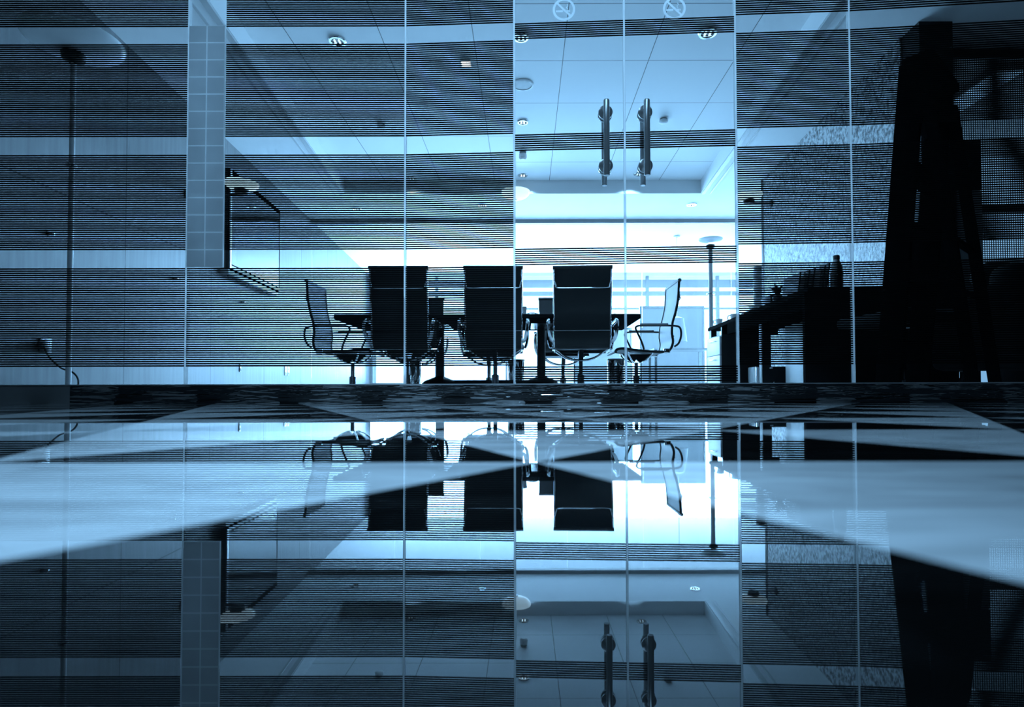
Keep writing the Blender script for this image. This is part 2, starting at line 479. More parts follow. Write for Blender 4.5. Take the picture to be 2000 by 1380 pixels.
# plinth under the glass
PX = -1.875
mb = MB(); wallseg(mb, (-2.74, 2.316), (PX, 2.316), 0.06, 0.0, ZB-0.004)
tag(mb.build('trim_1', M['plinth_light'], smooth=False), kind='structure')
mb = MB()
for a, b in (((PX, D0), GL[1]), (GL[1], GL[2]), (GL[2], GL[3])):
    wallseg(mb, (a[0], a[1]-0.014), (b[0], b[1]-0.014), 0.06, 0.0, ZB-0.004)
tag(mb.build('trim_2', M['plinth'], smooth=False), kind='structure')
mb = MB()
for a, b in zip(GL, GL[1:]):
    wallseg(mb, (a[0], a[1]-0.016), (b[0], b[1]-0.016), 0.064, ZB-0.004, ZB)
tag(mb.build('trim_3', M['lightgrey'], smooth=False), kind='structure')

BANDS = [(51, 246), (280, 470), (504, 691), (724, 915), (949, 1100)]
INV = [(20, 51), (246, 280), (470, 504), (691, 724), (915, 949)]
def stripes(mb, a, b, bands, pitch=0.00890, fill=0.67):
    a = Vector(a); b = Vector(b); t = (b-a).normalized(); n = Vector((t.y, -t.x, 0))
    for lo, hi in bands:
        z0 = CH + lo/S; z1 = CH + hi/S
        k = max(1, round((z1-z0)/pitch)); p = (z1-z0)/k
        for i in range(k):
            zz = z0 + p*(i+0.5); h = p*fill
            q = [a, b, b+n*0.0006, a+n*0.0006]
            mb.poly([v+Vector((0, 0, zz-h/2)) for v in q], (0, 0, h))
def pane(name, xa, xb, bands, kind='structure'):
    a = gpt(xa) if not isinstance(xa, Vector) else xa
    b = gpt(xb) if not isinstance(xb, Vector) else xb
    t = (b-a).normalized(); g = 0.0035
    a = a + t*g; b = b - t*g
    mb = MB(); wallseg(mb, a, b, 0.012, ZB, CEIL-0.002)
    o = mb.build(name, M['glass'], smooth=False)
    o['kind'] = 'structure'
    mb = MB(); n = Vector((t.y, -t.x, 0))*0.0008
    if name == 'window_2':       # no lines behind the tiled strip
        c = a + t*((-1.253-a.x)/t.x)
        stripes(mb, a+n, c+n, [bands[0]] + bands[4:])
        stripes(mb, c+n, b+n, bands)
    else:
        stripes(mb, a+n, b+n, bands)
    mb.build('etched_lines', M['frit'], o, smooth=False)
    mb = MB(); n2 = Vector((-t.y, t.x, 0))
    mb.span((-0.0045, 0, 0), (0.0045, 0.014, CEIL-ZB-0.003))
    e = mb.build('edge_seal', M['joint'], o, smooth=False)
    e.location = (b + t*g) + Vector((0, -0.001, ZB)); e.rotation_euler = (0, 0, math.atan2(t.y, t.x))
    return o
pane('window_1', Vector((-2.735, D0, 0)), 361, BANDS)
pane('window_2', 361, 790, BANDS)
pane('window_3', 790, 1005, BANDS)
door_a = pane('door_1', 1005, 1223, INV)
door_b = pane('door_2', 1223, 1443, INV)
pane('window_4', 1443, 1669, BANDS)
pane('window_5', 1669, Vector((2.715, 2.1194, 0)), BANDS)

# handles (front and back bar joined through the glass by round bosses)
def handle(parent, px):
    g = gpt(px); sl = (GL[2][1]-GL[1][1])/(GL[2][0]-GL[1][0]); ang = math.atan(sl)
    nrm = Vector((math.sin(ang), -math.cos(ang), 0))
    zt = CH + (VY-193)/S/1.0*0.985*(g.y/D0)*1.0; zb = CH + (VY-343)/S*0.985*(g.y/D0)
    zc1 = CH + (VY-216)/S*(g.y/D0); zc2 = CH + (VY-322)/S*(g.y/D0)
    mb = MB(); fr = g + nrm*0.052
    mb.tube([fr+Vector((0, 0, zb)), fr+Vector((0, 0, zb+0.004)), fr+Vector((0, 0, zt-0.004)), fr+Vector((0, 0, zt))], [0.0105, 0.0125, 0.0125, 0.0105], n=28)
    h = mb.build('handle', M['handle'], parent)
    mb = MB(); bk = g - nrm*0.058
    mb.tube([bk+Vector((0, 0, zb)), bk+Vector((0, 0, zt-0.035))], 0.0115, n=24)
    mb.build('inner_bar', M['handle'], h)
    for zc in (zc1, zc2):
        mb = MB()
        c = Vector((g.x, g.y, zc))
        mb.lathe([(0.020, 0.002), (0.029, 0.004), (0.029, 0.012), (0.016, 0.017), (0.011, 0.024), (0.011, 0.05)], c=c, axis=nrm)
        mb.lathe([(0.024, 0.012), (0.029, 0.014), (0.029, 0.022), (0.016, 0.028), (0.011, 0.035), (0.011, 0.056)], c=c, axis=-nrm)
        mb.build('boss', M['handle'], h)
handle(door_a, 1185)
handle(door_b, 1263)
# no smoking stickers
def sticker(parent, px, py):
    g = gpt(px); ang = math.atan((GL[2][1]-GL[1][1])/(GL[2][0]-GL[1][0]))
    rr = 0.0465; mb = MB()
    def ring(r0, r1, n=48):
        vs0 = [mb.bm.verts.new((r0*math.cos(2*PI*k/n), 0, r0*math.sin(2*PI*k/n))) for k in range(n)]
        vs1 = [mb.bm.verts.new((r1*math.cos(2*PI*k/n), 0, r1*math.sin(2*PI*k/n))) for k in range(n)]
        for k in range(n):
            mb.bm.faces.new((vs0[k], vs0[(k+1) % n], vs1[(k+1) % n], vs1[k]))
    ring(rr*0.80, rr)
    def bar(cx, cz, w, h, a=0.0):
        ca, sa = math.cos(a), math.sin(a)
        mb.bm.faces.new([mb.bm.verts.new((cx+u*ca-v*sa, 0, cz+u*sa+v*ca)) for u, v in ((-w/2, -h/2), (w/2, -h/2), (w/2, h/2), (-w/2, h/2))])
    bar(0, 0, rr*1.66, rr*0.17, R(-45))
    bar(-rr*0.40, -rr*0.14, rr*0.62, rr*0.16); bar(rr*0.32, -rr*0.14, rr*0.22, rr*0.16); bar(rr*0.50, -rr*0.14, rr*0.08, rr*0.16)
    for a0, b0 in (((0.30, 0.04), (0.22, 0.20)), ((0.22, 0.20), (0.36, 0.32)), ((0.36, 0.32), (0.28, 0.48))):
        bar(rr*(a0[0]+b0[0])/2, rr*(a0[1]+b0[1])/2, rr*0.22, rr*0.06, math.atan2(b0[1]-a0[1], b0[0]-a0[0]))
    o = mb.build('no_smoking_sticker', M['frost'], parent, smooth=False)
    z = CH + (VY-py)*g.y/F
    o.location = Vector((g.x, g.y-0.002, z)); o.rotation_euler = (0, 0, ang)
sticker(door_a, 1104, 8); sticker(door_b, 1323, 6)

# tiled strip standing behind the second pane
o = MB().span((-1.404, D0-0.011, 0.564), (-1.253, D0-0.002, 1.577)).build('tile_panel', M['tiles'], smooth=False)
tag(o, 'tall narrow strip of square blue-grey tiles fixed to the glass beside the wall screen', 'tile panel')

# left wall, far side walls, right textured wall
def wallpoly(name, pts, mat, z1=CEIL, z0=0.0):
    mb = MB(); mb.poly([(p[0], p[1], z0) for p in pts], (0, 0, z1-z0))
    return tag(mb.build(name, mat, smooth=False), kind='structure')
wallpoly('wall_left', [(XL(2.1), 2.1), (XL(12.6), 12.6), (XL(12.6)-0.15, 12.6), (XL(2.1)-0.15, 2.1)], M['wallL'])
wallpoly('wall_right', [(XR(3.9), 3.9), (XR(6.5), 6.5), (XR(6.5)+0.16, 6.5), (XR(3.9)+0.16, 3.9)], M['stone'])
wallpoly('trim_4', [(XR(6.5)-0.004, 6.5), (XR(6.56)-0.004, 6.56), (XR(6.56)+0.16, 6.56), (XR(6.5)+0.16, 6.5)], M['dark'])
wallpoly('trim_5', [(2.64, 3.72), (2.865, 3.72), (2.865, 3.90), (2.64, 3.90)], M['dark'])
wallpoly('wall_bay', [(XR(5.95)+0.16, 5.95), (5.8, 5.95), (5.8, 6.1), (XR(6.1)+0.16, 6.1)], M['white'])
wallpoly('wall_far_right', [(5.6, 2.0), (5.75, 2.0), (5.75, 12.9), (5.6, 12.9)], M['white'])
wallpoly('wall_bay_front', [(2.76, 2.05), (5.6, 2.05), (5.6, 2.12), (2.76, 2.12)], M['dark'])
# ceiling with recessed tray
T0, T1 = 2.6, 6.98
TL0, TL1, TR0, TR1 = -1.93, -2.26, 1.93, 2.19
mb = MB(); b = mb.bm
def q(*p):
    vs = [b.verts.new(x) for x in p]; b.faces.new(vs)
oz = CEIL
o_ = [(-3.6, 2.05, oz), (5.8, 2.05, oz), (5.8, 12.9, oz), (-3.6, 12.9, oz)]
i_ = [(TL0, T0, oz), (TR0, T0, oz), (TR1, T1, oz), (TL1, T1, oz)]
for k in range(4):
    q(o_[k], o_[(k+1) % 4], i_[(k+1) % 4], i_[k])
up = [(x, y, TRAY) for x, y, z in i_]
for k in range(4):
    q(i_[k], i_[(k+1) % 4], up[(k+1) % 4], up[k])
ot = [(x, y, TRAY+0.1) for x, y, z in o_]
for k in range(4):
    q(o_[k], o_[(k+1) % 4], ot[(k+1) % 4], ot[k])
q(*ot)
tag(mb.build('ceiling', M['white'], smooth=False), kind='structure')
mb = MB()
mb.poly([(TL0, T0, TRAY-0.002), (TR0, T0, TRAY-0.002), (TR1, T1, TRAY-0.002), (TL1, T1, TRAY-0.002)], (0, 0, 0.02))
tag(mb.build('ceiling', M['ctiles'], smooth=False), kind='structure')
# stepped trims along the tray edges
n_ = 6
for (x0, x1, s) in ((TL0, TL1, -1), (TR0, TR1, 1)):
    mb = MB()
    mb.beam((x0+s*0.03, T0, CEIL-0.004), (x1+s*0.03, T1, CEIL-0.004), 0.045, 0.014)
    mb.beam((x0+s*0.12, T0, CEIL-0.003), (x1+s*0.12, T1, CEIL-0.003), 0.02, 0.008)
    tag(mb.build('trim_%d' % n_, M['lightgrey'], smooth=False), kind='structure'); n_ += 1
mb = MB().span((XL(8.05), 8.02, CEIL-0.055), (5.6, 8.12, CEIL))
tag(mb.build('trim_8', M['midgrey'], smooth=False), kind='structure')
# second glass partition, d = 8.07
xs = [XL(8.07)+0.005, P(772, 0, 8.07).x, P(938, 0, 8.07).x, P(1107, 0, 8.07).x, P(1255, 0, 8.07).x, P(1430, 0, 8.07).x, 4.0, 5.59]
for i in range(7):
    o = MB().span((xs[i]+0.004, 8.062, 0.0), (xs[i+1]-0.004, 8.074, CEIL-0.055)).build('window_%d' % (6+i), M['farglass'], smooth=False)
    o['kind'] = 'structure'
# far window wall, d = 12
mb = MB()
yW = 12.0
for x in [XL(12)+0.03, -1.9, -0.4, 1.1, 2.6, 4.1, 5.55]:
    mb.span((x-0.03, yW-0.04, 0.0), (x+0.03, yW+0.04, CEIL))
for y0, y1 in ((546, 561), (569, 577), (601, 604)):
    za = P(0, y0, yW).z; zb2 = P(0, y1, yW).z
    mb.span((XL(12)+0.0, yW-0.03, min(zb2, CEIL)), (5.6, yW+0.03, min(za, CEIL)))
mb.span((XL(12), yW-0.05, 0), (5.6, yW+0.05, 0.25))
o = mb.build('window_13', M['midgrey'], smooth=False); o['kind'] = 'structure'
MB().span((XL(12)+0.01, yW-0.005, 0.25), (5.59, yW+0.005, CEIL-0.01)).build('pane', M['farglass'], o, smooth=False)
o = MB().span((-6, 12.86, -0.0), (7, 12.9, 3.2)).build('sky_backdrop', M['sky'], smooth=False)
tag(o, kind='structure')
# bay window behind perforated blind
o = MB().span((2.95, 5.90, 0.0), (5.58, 5.93, CEIL-0.01)).build('window_14', M['baysky'], smooth=False); o['kind'] = 'structure'
bl = thing('roller_blind', 'perforated dark roller blind over the window at the far right', 'blind', (4.2, 4.02, 0))
MB().span((-1.28, -0.001, 0.45), (1.28, 0.001, CEIL-0.06)).build('fabric', M['perf'], bl, smooth=False)
MB().tube([(-1.28, 0, CEIL-0.04), (1.28, 0, CEIL-0.04)], 0.035, n=20).build('roller', M['dark'], bl)
MB().span((-1.28, -0.012, 0.42), (1.28, 0.012, 0.45)).build('bottom_bar', M['darksteel'], bl, smooth=False)
tag(MB().span((2.95, 5.7, P(0, 413, 5.7).z), (5.58, 5.76, P(0, 398, 5.7).z)).build('trim_9', M['dark'], smooth=False), kind='structure')

# ------------------------------------------------------------------ ceiling fittings
def downlight(px, py, z, r, label, lens='lens2', group=None):
    d = F*(z-CH)/(VY-py); x = (px-VX)*d/F
    t = thing('recessed_downlight', label, 'ceiling light', (x, d, z), group=group)
    MB().lathe([(r*0.62, 0.012), (r*0.62, -0.004), (r*0.70, -0.012), (r*0.92, -0.012), (r, -0.006), (r, 0.0)], n=36, cap=False).build('bezel', M['chrome'], t)
    MB().lathe([(r*0.60, -0.001), (0, -0.001)], n=30, cap=False).build('reflector', M['darksteel'], t)
    for s in (-1, 1):
        MB().tube([(s*r*0.25, -r*0.3, -0.008), (s*r*0.25, r*0.3, -0.008)], r*0.11, n=10).build('lamp_tube', M[lens], t)
    return t
T = TRAY-0.002
downlight(655, 69, T, 0.066, 'round downlight in the raised ceiling, left of the pane joint near the top')
downlight(1019, 62, T, 0.060, 'round downlight at the top, just inside the left door leaf')
downlight(1389, 54, T, 0.070, 'round downlight at the top right behind the right door leaf')
downlight(1022, 232, T, 0.055, 'bright round downlight in mid ceiling above and left of the door handles', 'lens')
downlight(1022, 338, T, 0.062, 'flat round downlight close to the raised ceiling far edge, left of the handles', 'lens')
downlight(803, 343, T, 0.062, 'round downlight at the far edge of the raised ceiling, left of centre')
downlight(1250, 336, T, 0.062, 'round downlight at the far edge of the raised ceiling beside the right handle')
downlight(695, 404, CEIL, 0.06, 'leftmost small downlight in the lowered ceiling beyond the tray')
downlight(942, 397, CEIL, 0.055, 'small downlight in the lowered ceiling left of the reflected opal bowl', 'lens')
downlight(1354, 397, CEIL, 0.065, 'rightmost small downlight in the lowered ceiling beyond the tray', 'lens')
# speaker
d = F*2.65/(VY-157)
t = thing('ceiling_speaker', 'large round flush speaker grille in the raised ceiling', 'speaker', ((1022-VX)*d/F, d, T))
MB().lathe([(0.094, 0.0), (0.094, -0.006), (0.080, -0.010), (0.074, -0.006)], n=40, cap=False).build('rim', M['white'], t)
MB().lathe([(0.076, -0.006), (0, -0.008)], n=40, cap=False).build('grille', M['midgrey'], t)
def detector(px, py, label, r=0.042, h=0.04):
    d = F*2.65/(VY-py)
    t = thing('smoke_detector', label, 'smoke detector', ((px-VX)*d/F, d, T))
    MB().lathe([(r*0.85, 0), (r*0.85, -h*0.3)], n=30).build('base', M['midgrey'], t)
    MB().lathe([(r*0.98, -h*0.3), (r, -h*0.8), (r*0.6, -h), (0, -h)], n=30).build('cover', M['white'], t)
detector(743, 237, 'small round detector on the ceiling left of the pane joint')
detector(1300, 227, 'small round detector on the ceiling right of the door handles')
detector(1022, 292, 'stubby cylindrical detector between two downlights left of the door handles', 0.044, 0.085)
d = F*2.65/(VY-112)
t = thing('square_reflection', 'small bright square reflection in the glass, built as a ceiling lamp', 'ceiling light', ((910-VX)*d/F, d, T))  # lobby light mirrored in the glass, built as a glowing ceiling square
MB().span((-0.04, -0.04, -0.012), (0.04, 0.04, 0)).build('frame', M['white'], t)
MB().span((-0.034, -0.034, -0.015), (0.034, 0.034, -0.0121)).build('diffuser', emit('reflection_glow', 12.0, (0.7, 0.9, 1.0)), t)

# bowls; wall and pendant ones are glass reflections built as fittings
def bowl_prof(r, h):
    out = []
    for i in range(13):
        a = i/12*PI/2
        out.append((max(0.0, r*math.sin(a)), -h*math.cos(a)))
    inner = [(x*0.96, z*0.92+0.0) for x, z in out[::-1]]
    return out + [(r*1.0, 0.004)] + inner
def bowl_reflection(px, py, d, r, label, side):  # lamp mirrored in the glass, built on the wall with an added bracket
    p = P(px, py, d)
    wx = XL(d) if side < 0 else XR(d)
    t = thing('reflected_bowl', label, 'lamp reflection', (wx, d, p.z))
    ox = p.x - wx
    MB().lathe(bowl_prof(r, r*0.42), c=(ox, 0, 0.035), cap=False).build('glass_bowl', M['opal_lit'], t)
    MB().lathe([(0.0, -r*0.42-0.03), (r*0.38, -r*0.42-0.02), (r*0.42, -r*0.42+0.02), (r*0.3, -r*0.36+0.03)], c=(ox, 0, 0.02)).build('cup', M['black'], t)
    MB().tube([(0, 0, -r*0.42-0.0), (ox, 0, -r*0.42-0.0)], 0.011, n=12).build('arm', M['black'], t)
    MB().lathe([(0.04, 0), (0.04, 0.012), (0.03, 0.018)], axis=(-side, 0, 0), c=(side*-0.001, 0, -r*0.42)).build('wall_plate', M['black'], t)
bowl_reflection(468, 362, 4.75, 0.138, 'glass reflection of an opal uplight bowl, built on a wall bracket beside the wall screen', -1)
bowl_reflection(1467, 385, 6.25, 0.145, 'glass reflection of an opal uplight bowl, built on the edge of the textured wall', 1)
p = P(1008, 378, 6.3)
t = thing('hung_bowl_reflection', 'glass reflection of an opal bowl lamp, built hanging on a thin stem', 'pendant light', (p.x, p.y, TRAY-0.002))  # lamp mirrored in the glass, hung here on an added stem
zz = p.z - TRAY + 0.04
MB().lathe(bowl_prof(0.16, 0.085), c=(0, 0, zz), cap=False).build('glass_bowl', M['opal_lit'], t)
MB().tube([(0, 0, 0), (0, 0, zz-0.08)], 0.0035, n=8).build('stem', M['chrome'], t)
MB().lathe([(0, zz-0.105), (0.02, zz-0.10), (0.02, zz-0.078), (0, zz-0.075)]).build('finial', M['chrome'], t)

# floor lamps
def floor_lamp(loc, h, r, pr, label, pole='steel'):
    t = thing('floor_lamp', label, 'floor lamp', loc)
    MB().lathe([(0.14, 0), (0.14, 0.012), (0.05, 0.022), (0.02, 0.035)]).build('base', M['steel'], t)
    MB().tube([(0, 0, 0.03), (0, 0, h-0.03)], pr, n=20).build('pole', M[pole], t)
    MB().lathe([(pr*1.6, 0), (pr*2.0, 0.004), (pr*2.0, 0.014), (pr*1.6, 0.018)], c=(0, 0, h*0.67)).build('switch', M['chrome'], t)
    MB().lathe([(pr, -0.05), (0.05, -0.03), (0.055, 0.0), (0.03, 0.01)], c=(0, 0, h)).build('cup', M['black'], t)
    MB().lathe(bowl_prof(r, r*0.28), c=(0, 0, h+0.075), cap=False).build('bowl', M['opal'], t)
    return t
lp = P(133, 95, 2.9)
floor_lamp((lp.x, 2.9, 0), lp.z, 0.225, 0.0125, 'tall steel floor lamp with wide shallow bowl near the left wall', 'lightgrey')
lp2 = P(1390, 478, 7.1)
floor_lamp((lp2.x, 7.1, 0), lp2.z, 0.15, 0.026, 'tall slim floor lamp standing beyond the far end of the desk', 'midgrey')

# ------------------------------------------------------------------ left wall things (local x away from wall, y along wall)
def lw(d, z): return (XL(d), d, z)
rzL = ANGL
tv = thing('wall_screen', 'large flat wall-mounted screen with silver edge on the left wall', 'television', lw(5.35, 1.24), rzL)
L_ = (6.63-5.35)/math.cos(rzL)
MB().span((0.03, 0, 0), (0.085, L_, 0.965), bevel=0.004).build('casing', M['matte'], tv)
MB().span((0.085, 0.045, 0.045), (0.087, L_-0.035, 0.91)).build('screen', M['screen'], tv)
MB().span((0.0855, 0, 0), (0.097, 0.022, 0.965)).build('side_trim', M['chrome'], tv)
MB().span((0.0855, 0.022, 0.0), (0.097, L_, 0.028)).build('bottom_trim', M['lightgrey'], tv)
MB().span((0.0, 0.4, 0.3), (0.03, 0.9, 0.7)).build('bracket', M['darksteel'], tv)
sh = thing('sound_bar', 'pale bar with loose cables mounted under the wall screen', 'sound bar', lw(5.36, 1.165), rzL)
MB().span((0.0, 0.0, 0.02), (0.075, L_-0.03, 0.065), bevel=0.004).build('body', M['lightgrey'], sh)
mb = MB()
for k in range(5):
    pts = [(0.03+0.01*math.sin(k*2+j), 0.08+j*0.2, 0.018-0.02*abs(math.sin(j*1.3+k))) for j in range(6)]
    mb.tube(smooth_path(pts, 4), 0.004, n=6)
mb.build('cables', M['black'], sh)
def outlet(px, py, label, dark=False, w=0.075, h=0.12, gangs=1):
    k = (px-VX)/F; d = -2.60/(k+0.0595)
    z = CH + (VY-py)*d/F
    t = thing('wall_outlet', label, 'wall outlet', (XL(d), d, z), rzL)
    for g in range(gangs):
        yo = g*(w+0.02)
        MB().span((0.0, yo-w/2, -h/2), (0.008, yo+w/2, h/2), bevel=0.002).build('plate', M['darksteel'] if dark else M['white_c'], t)
        for zz in (-h*0.22, h*0.22):
            MB().span((0.008, yo-0.012, zz-0.011), (0.0095, yo+0.012, zz+0.011), bevel=0.0005).build('socket', M['black'], t)
    return t, d
t, d = outlet(85, 672, 'dark double outlet plate with a plug near the bottom left', True, 0.09, 0.085, 1)
MB().span((0.01, -0.06, -0.03), (0.045, -0.02, 0.02), bevel=0.006).build('plug', M['midgrey'], t)
outlet(468, 716, 'dark narrow outlet low on the left wall', True, 0.03, 0.09)
outlet(557, 723, 'white double outlet low on the left wall near the first chair', False, 0.07, 0.115, 2)
p0 = Vector(lw(3.2, 0.30)) + Vector((0.05, 0, 0))
cord = smooth_path([p0, P(95, 695, 3.15), P(118, 716, 3.05), P(140, 724, 3.0), P(152, 738, 2.97), P(157, 765, 2.95), (lp.x+0.14, 2.93, 0.008)], 6)
tag(MB().tube(cord, 0.0045, n=8).build('power_cord', M['black']), 'thin black power cord hanging from the dark outlet to the floor lamp', 'cord')
def peg(px, py, label):
    k = (px-VX)/F; d = -2.60/(k+0.0595); z = CH + (VY-py)*d/F
    t = thing('wall_peg', label, 'wall peg', (XL(d), d, z), rzL)
    MB().lathe([(0.014, 0), (0.014, 0.006)], axis=(1, 0, 0)).build('rose', M['black'], t)
    MB().lathe([(0.006, 0.006), (0.006, 0.02), (0.011, 0.024), (0.011, 0.034), (0.004, 0.038)], axis=(1, 0, 0)).build('knob', M['chrome'], t)
peg(88, 452, 'small metal peg on the dark left wall, left of the lamp pole')
peg(336, 541, 'small metal peg on the left wall beside the first glass joint')
peg(470, 588, 'tiny metal peg on the left wall below the wall screen')

# ------------------------------------------------------------------ conference table
TC = Vector((-0.34, 5.45, 0))
tb = thing('conference_table', 'long black conference table with two pedestals', 'table', TC)
MB().box((0, 0, 0.716), (2.72, 0.96, 0.042), bevel=0.006).build('tabletop', M['darkwood'], tb)
for s in (-0.49, 0.49):
    MB().lathe([(0.21, 0), (0.21, 0.02), (0.20, 0.10), (0.15, 0.155), (0.06, 0.19), (0.042, 0.20), (0.04, 0.68)], c=(s, 0, 0), n=40).build('pedestal', M['dark'], tb)
    MB().box((s, 0, 0.688), (0.2, 0.5, 0.014)).build('support_plate', M['darksteel'], tb)
MB().box((0, 0, 0.125), (0.98, 0.10, 0.075), bevel=0.008).build('stretcher', M['dark'], tb)
for i, (px, lab) in enumerate(((807, 'leftmost'), (1008, 'middle'), (1203, 'rightmost'))):
    d = (5.62, 5.62, 5.53)[i]; x = (px-VX)*d/F
    t = thing('chrome_bin', '%s of the three polished chrome cylinders under the table' % lab, 'waste bin', (x, d, 0), group='chrome cylinders under the table')
    MB().lathe([(0.080, 0), (0.083, 0.004), (0.083, 0.36), (0.080, 0.365), (0.076, 0.36), (0.076, 0.03), (0, 0.03)], n=48).build('body', M['chrome'], t)
    MB().lathe([(0.086, 0.0), (0.088, 0.01), (0.086, 0.022)], n=48, cap=False).build('foot_ring', M['black'], t)
    MB().lathe([(0.0835, 0.355), (0.088, 0.362), (0.0835, 0.37)], n=48, cap=False).build('rim', M['darksteel'], t)

# ------------------------------------------------------------------ chairs
def make_chair(name, label, sling, rail='chrome'):
    t = thing(name, label, 'chair')
    prof = [(-0.362, 1.10), (-0.357, 1.0), (-0.348, 0.90), (-0.322, 0.78), (-0.298, 0.70), (-0.290, 0.60), (-0.300, 0.52), (-0.280, 0.455), (-0.235, 0.425), (-0.10, 0.425), (0.05, 0.44), (0.17, 0.455), (0.225, 0.445), (0.24, 0.425)]
    sp = smooth_path([(0, a, b) for a, b in prof], 4)
    path = [(p.y, p.z) for p in sp]
    nb = 7*4
    half = [0.236]*len(path)
    MB().ribbon(path[:nb+1], 0.234, 0.010).build('backrest', M[sling], t)
    MB().ribbon(path[nb:], 0.234, 0.012).build('seat', M[sling], t)
    for s in (-1, 1):
        MB().tube([(s*0.240, p[0], p[1]) for p in path], 0.0125, n=10, flat=0.75).build('side_rail', M[rail], t)
    # roll at the head and the seat front
    MB().tube([(-0.252, -0.366, 1.098), (0.252, -0.366, 1.098)], 0.017, n=14).build('head_roll', M[sling], t)
    MB().tube([(-0.250, 0.24, 0.425), (0.250, 0.24, 0.425)], 0.013, n=12).build('front_roll', M[sling], t)
    # upper spreader: shallow U bar behind the back
    y0 = -0.372; z0 = 0.925
    pts = [(-0.238, y0+0.012, z0+0.06), (-0.225, y0, z0+0.02), (-0.205, y0-0.006, z0), (0, y0-0.010, z0-0.002), (0.205, y0-0.006, z0), (0.225, y0, z0+0.02), (0.238, y0+0.012, z0+0.06)]
    MB().tube(smooth_path(pts, 4), 0.0065, n=8).build('upper_spreader', M['chrome'], t)
    MB().tube([(-0.238, -0.308, 0.57), (0.238, -0.308, 0.57)], 0.006, n=8).build('lower_spreader', M['darksteel'], t)
    # arms
    for s in (-1, 1):
        pts = [(s*0.270, -0.02, 0.445), (s*0.289, 0.0, 0.50), (s*0.292, 0.045, 0.60), (s*0.292, 0.06, 0.64), (s*0.292, 0.04, 0.66), (s*0.292, -0.02, 0.664), (s*0.292, -0.22, 0.664), (s*0.292, -0.31, 0.660), (s*0.290, -0.355, 0.64), (s*0.285, -0.365, 0.57), (s*0.27, -0.345, 0.50), (s*0.25, -0.31, 0.47)]
        MB().tube(smooth_path(pts, 5), 0.0095, n=10, flat=(1.9 if rail == 'chrome' else 1.0)).build('armrest', M[rail], t)
        MB().tube([(s*0.292, 0.02, 0.672), (s*0.292, -0.24, 0.672)], 0.014, n=10, flat=1.2).build('arm_pad', M['darksteel'], t)
        # side brackets under the rails
        MB().box((s*0.245, -0.24, 0.43), (0.03, 0.06, 0.05), bevel=0.01).build('rail_bracket', M['chrome'], t)
    # under-seat arcs down to the post
    for yy in (-0.11, 0.11):
        pts = [(-0.235, yy, 0.425), (-0.20, yy, 0.405), (-0.14, yy*0.7, 0.362), (-0.07, yy*0.4, 0.338), (0, yy*0.25, 0.333), (0.07, yy*0.4, 0.338), (0.14, yy*0.7, 0.362), (0.20, yy, 0.405), (0.235, yy, 0.425)]
        MB().tube(smooth_path(pts, 4), 0.009, n=10).build('seat_bow', M['chrome'], t)
    MB().poly([(-0.02, -0.16, 0.415), (-0.02, 0.14, 0.415), (-0.02, 0.05, 0.33), (-0.02, 0.025, 0.33), (-0.02, 0.0, 0.365), (-0.02, -0.03, 0.33), (-0.02, -0.055, 0.33)], (0.04, 0, 0)).build('tilt_mechanism', M['dark'], t)
    MB().lathe([(0.033, 0.09), (0.033, 0.20), (0.019, 0.205), (0.019, 0.335)], n=24).build('post', M['darksteel'], t)
    for k in range(5):
        a = R(90 + 72*k + 36); c, s_ = math.cos(a), math.sin(a)
        lg = MB().tube([(0.02*c, 0.02*s_, 0.105), (0.14*c, 0.14*s_, 0.088), (0.255*c, 0.255*s_, 0.066)], [0.022, 0.017, 0.012], n=10, flat=0.8).build('leg', M['chrome'], t)
        cx, cy = 0.25*c, 0.25*s_
        MB().lathe([(0.006, -0.018), (0.024, -0.014), (0.027, -0.01), (0.027, 0.01), (0.024, 0.014), (0.006, 0.018)], c=(cx, cy, 0.027), axis=(-s_, c, 0), n=20).build('castor', M['black'], lg)
    return t
c0 = make_chair('office_chair', 'leftmost of the three high black chairs with their backs to the glass', 'sling')
c0['group'] = 'conference chairs with their backs to the glass'
c0.location = (-1.075, 5.10, 0); c0.rotation_euler = (0, 0, R(0))
G1 = 'conference chairs with their backs to the glass'
dup(c0, (-0.277, 5.10, 0), R(0.5), 'middle of the three high black chairs with their backs to the glass', G1)
dup(c0, (0.497, 5.10, 0), R(-2.5), 'rightmost of the three high black chairs with their backs to the glass', G1)
G2 = 'conference chairs on the far side of the table'
dup(c0, (-1.17, 5.98, 0), PI, 'black chair across the table, mostly hidden behind the leftmost high chair', G2)
dup(c0, (-0.39, 5.98, 0), PI, 'black chair across the table, hidden behind the middle high chair', G2)
dup(c0, (0.395, 5.98, 0), PI, 'black chair across the table, peeking out left of the rightmost high chair', G2)
c1 = make_chair('office_chair', 'grey mesh chair in profile at the left end of the table', 'sidesling', 'dark')  # rails dark in place of the dark surroundings their chrome would reflect
c1['group'] = 'chairs seen in profile at the table ends'
c1.location = (-1.70, 5.53, 0); c1.rotation_euler = (0, 0, R(-90))
dup(c1, (1.085, 5.53, 0), R(90), 'grey mesh chair in profile at the right end of the table', 'chairs seen in profile at the table ends')

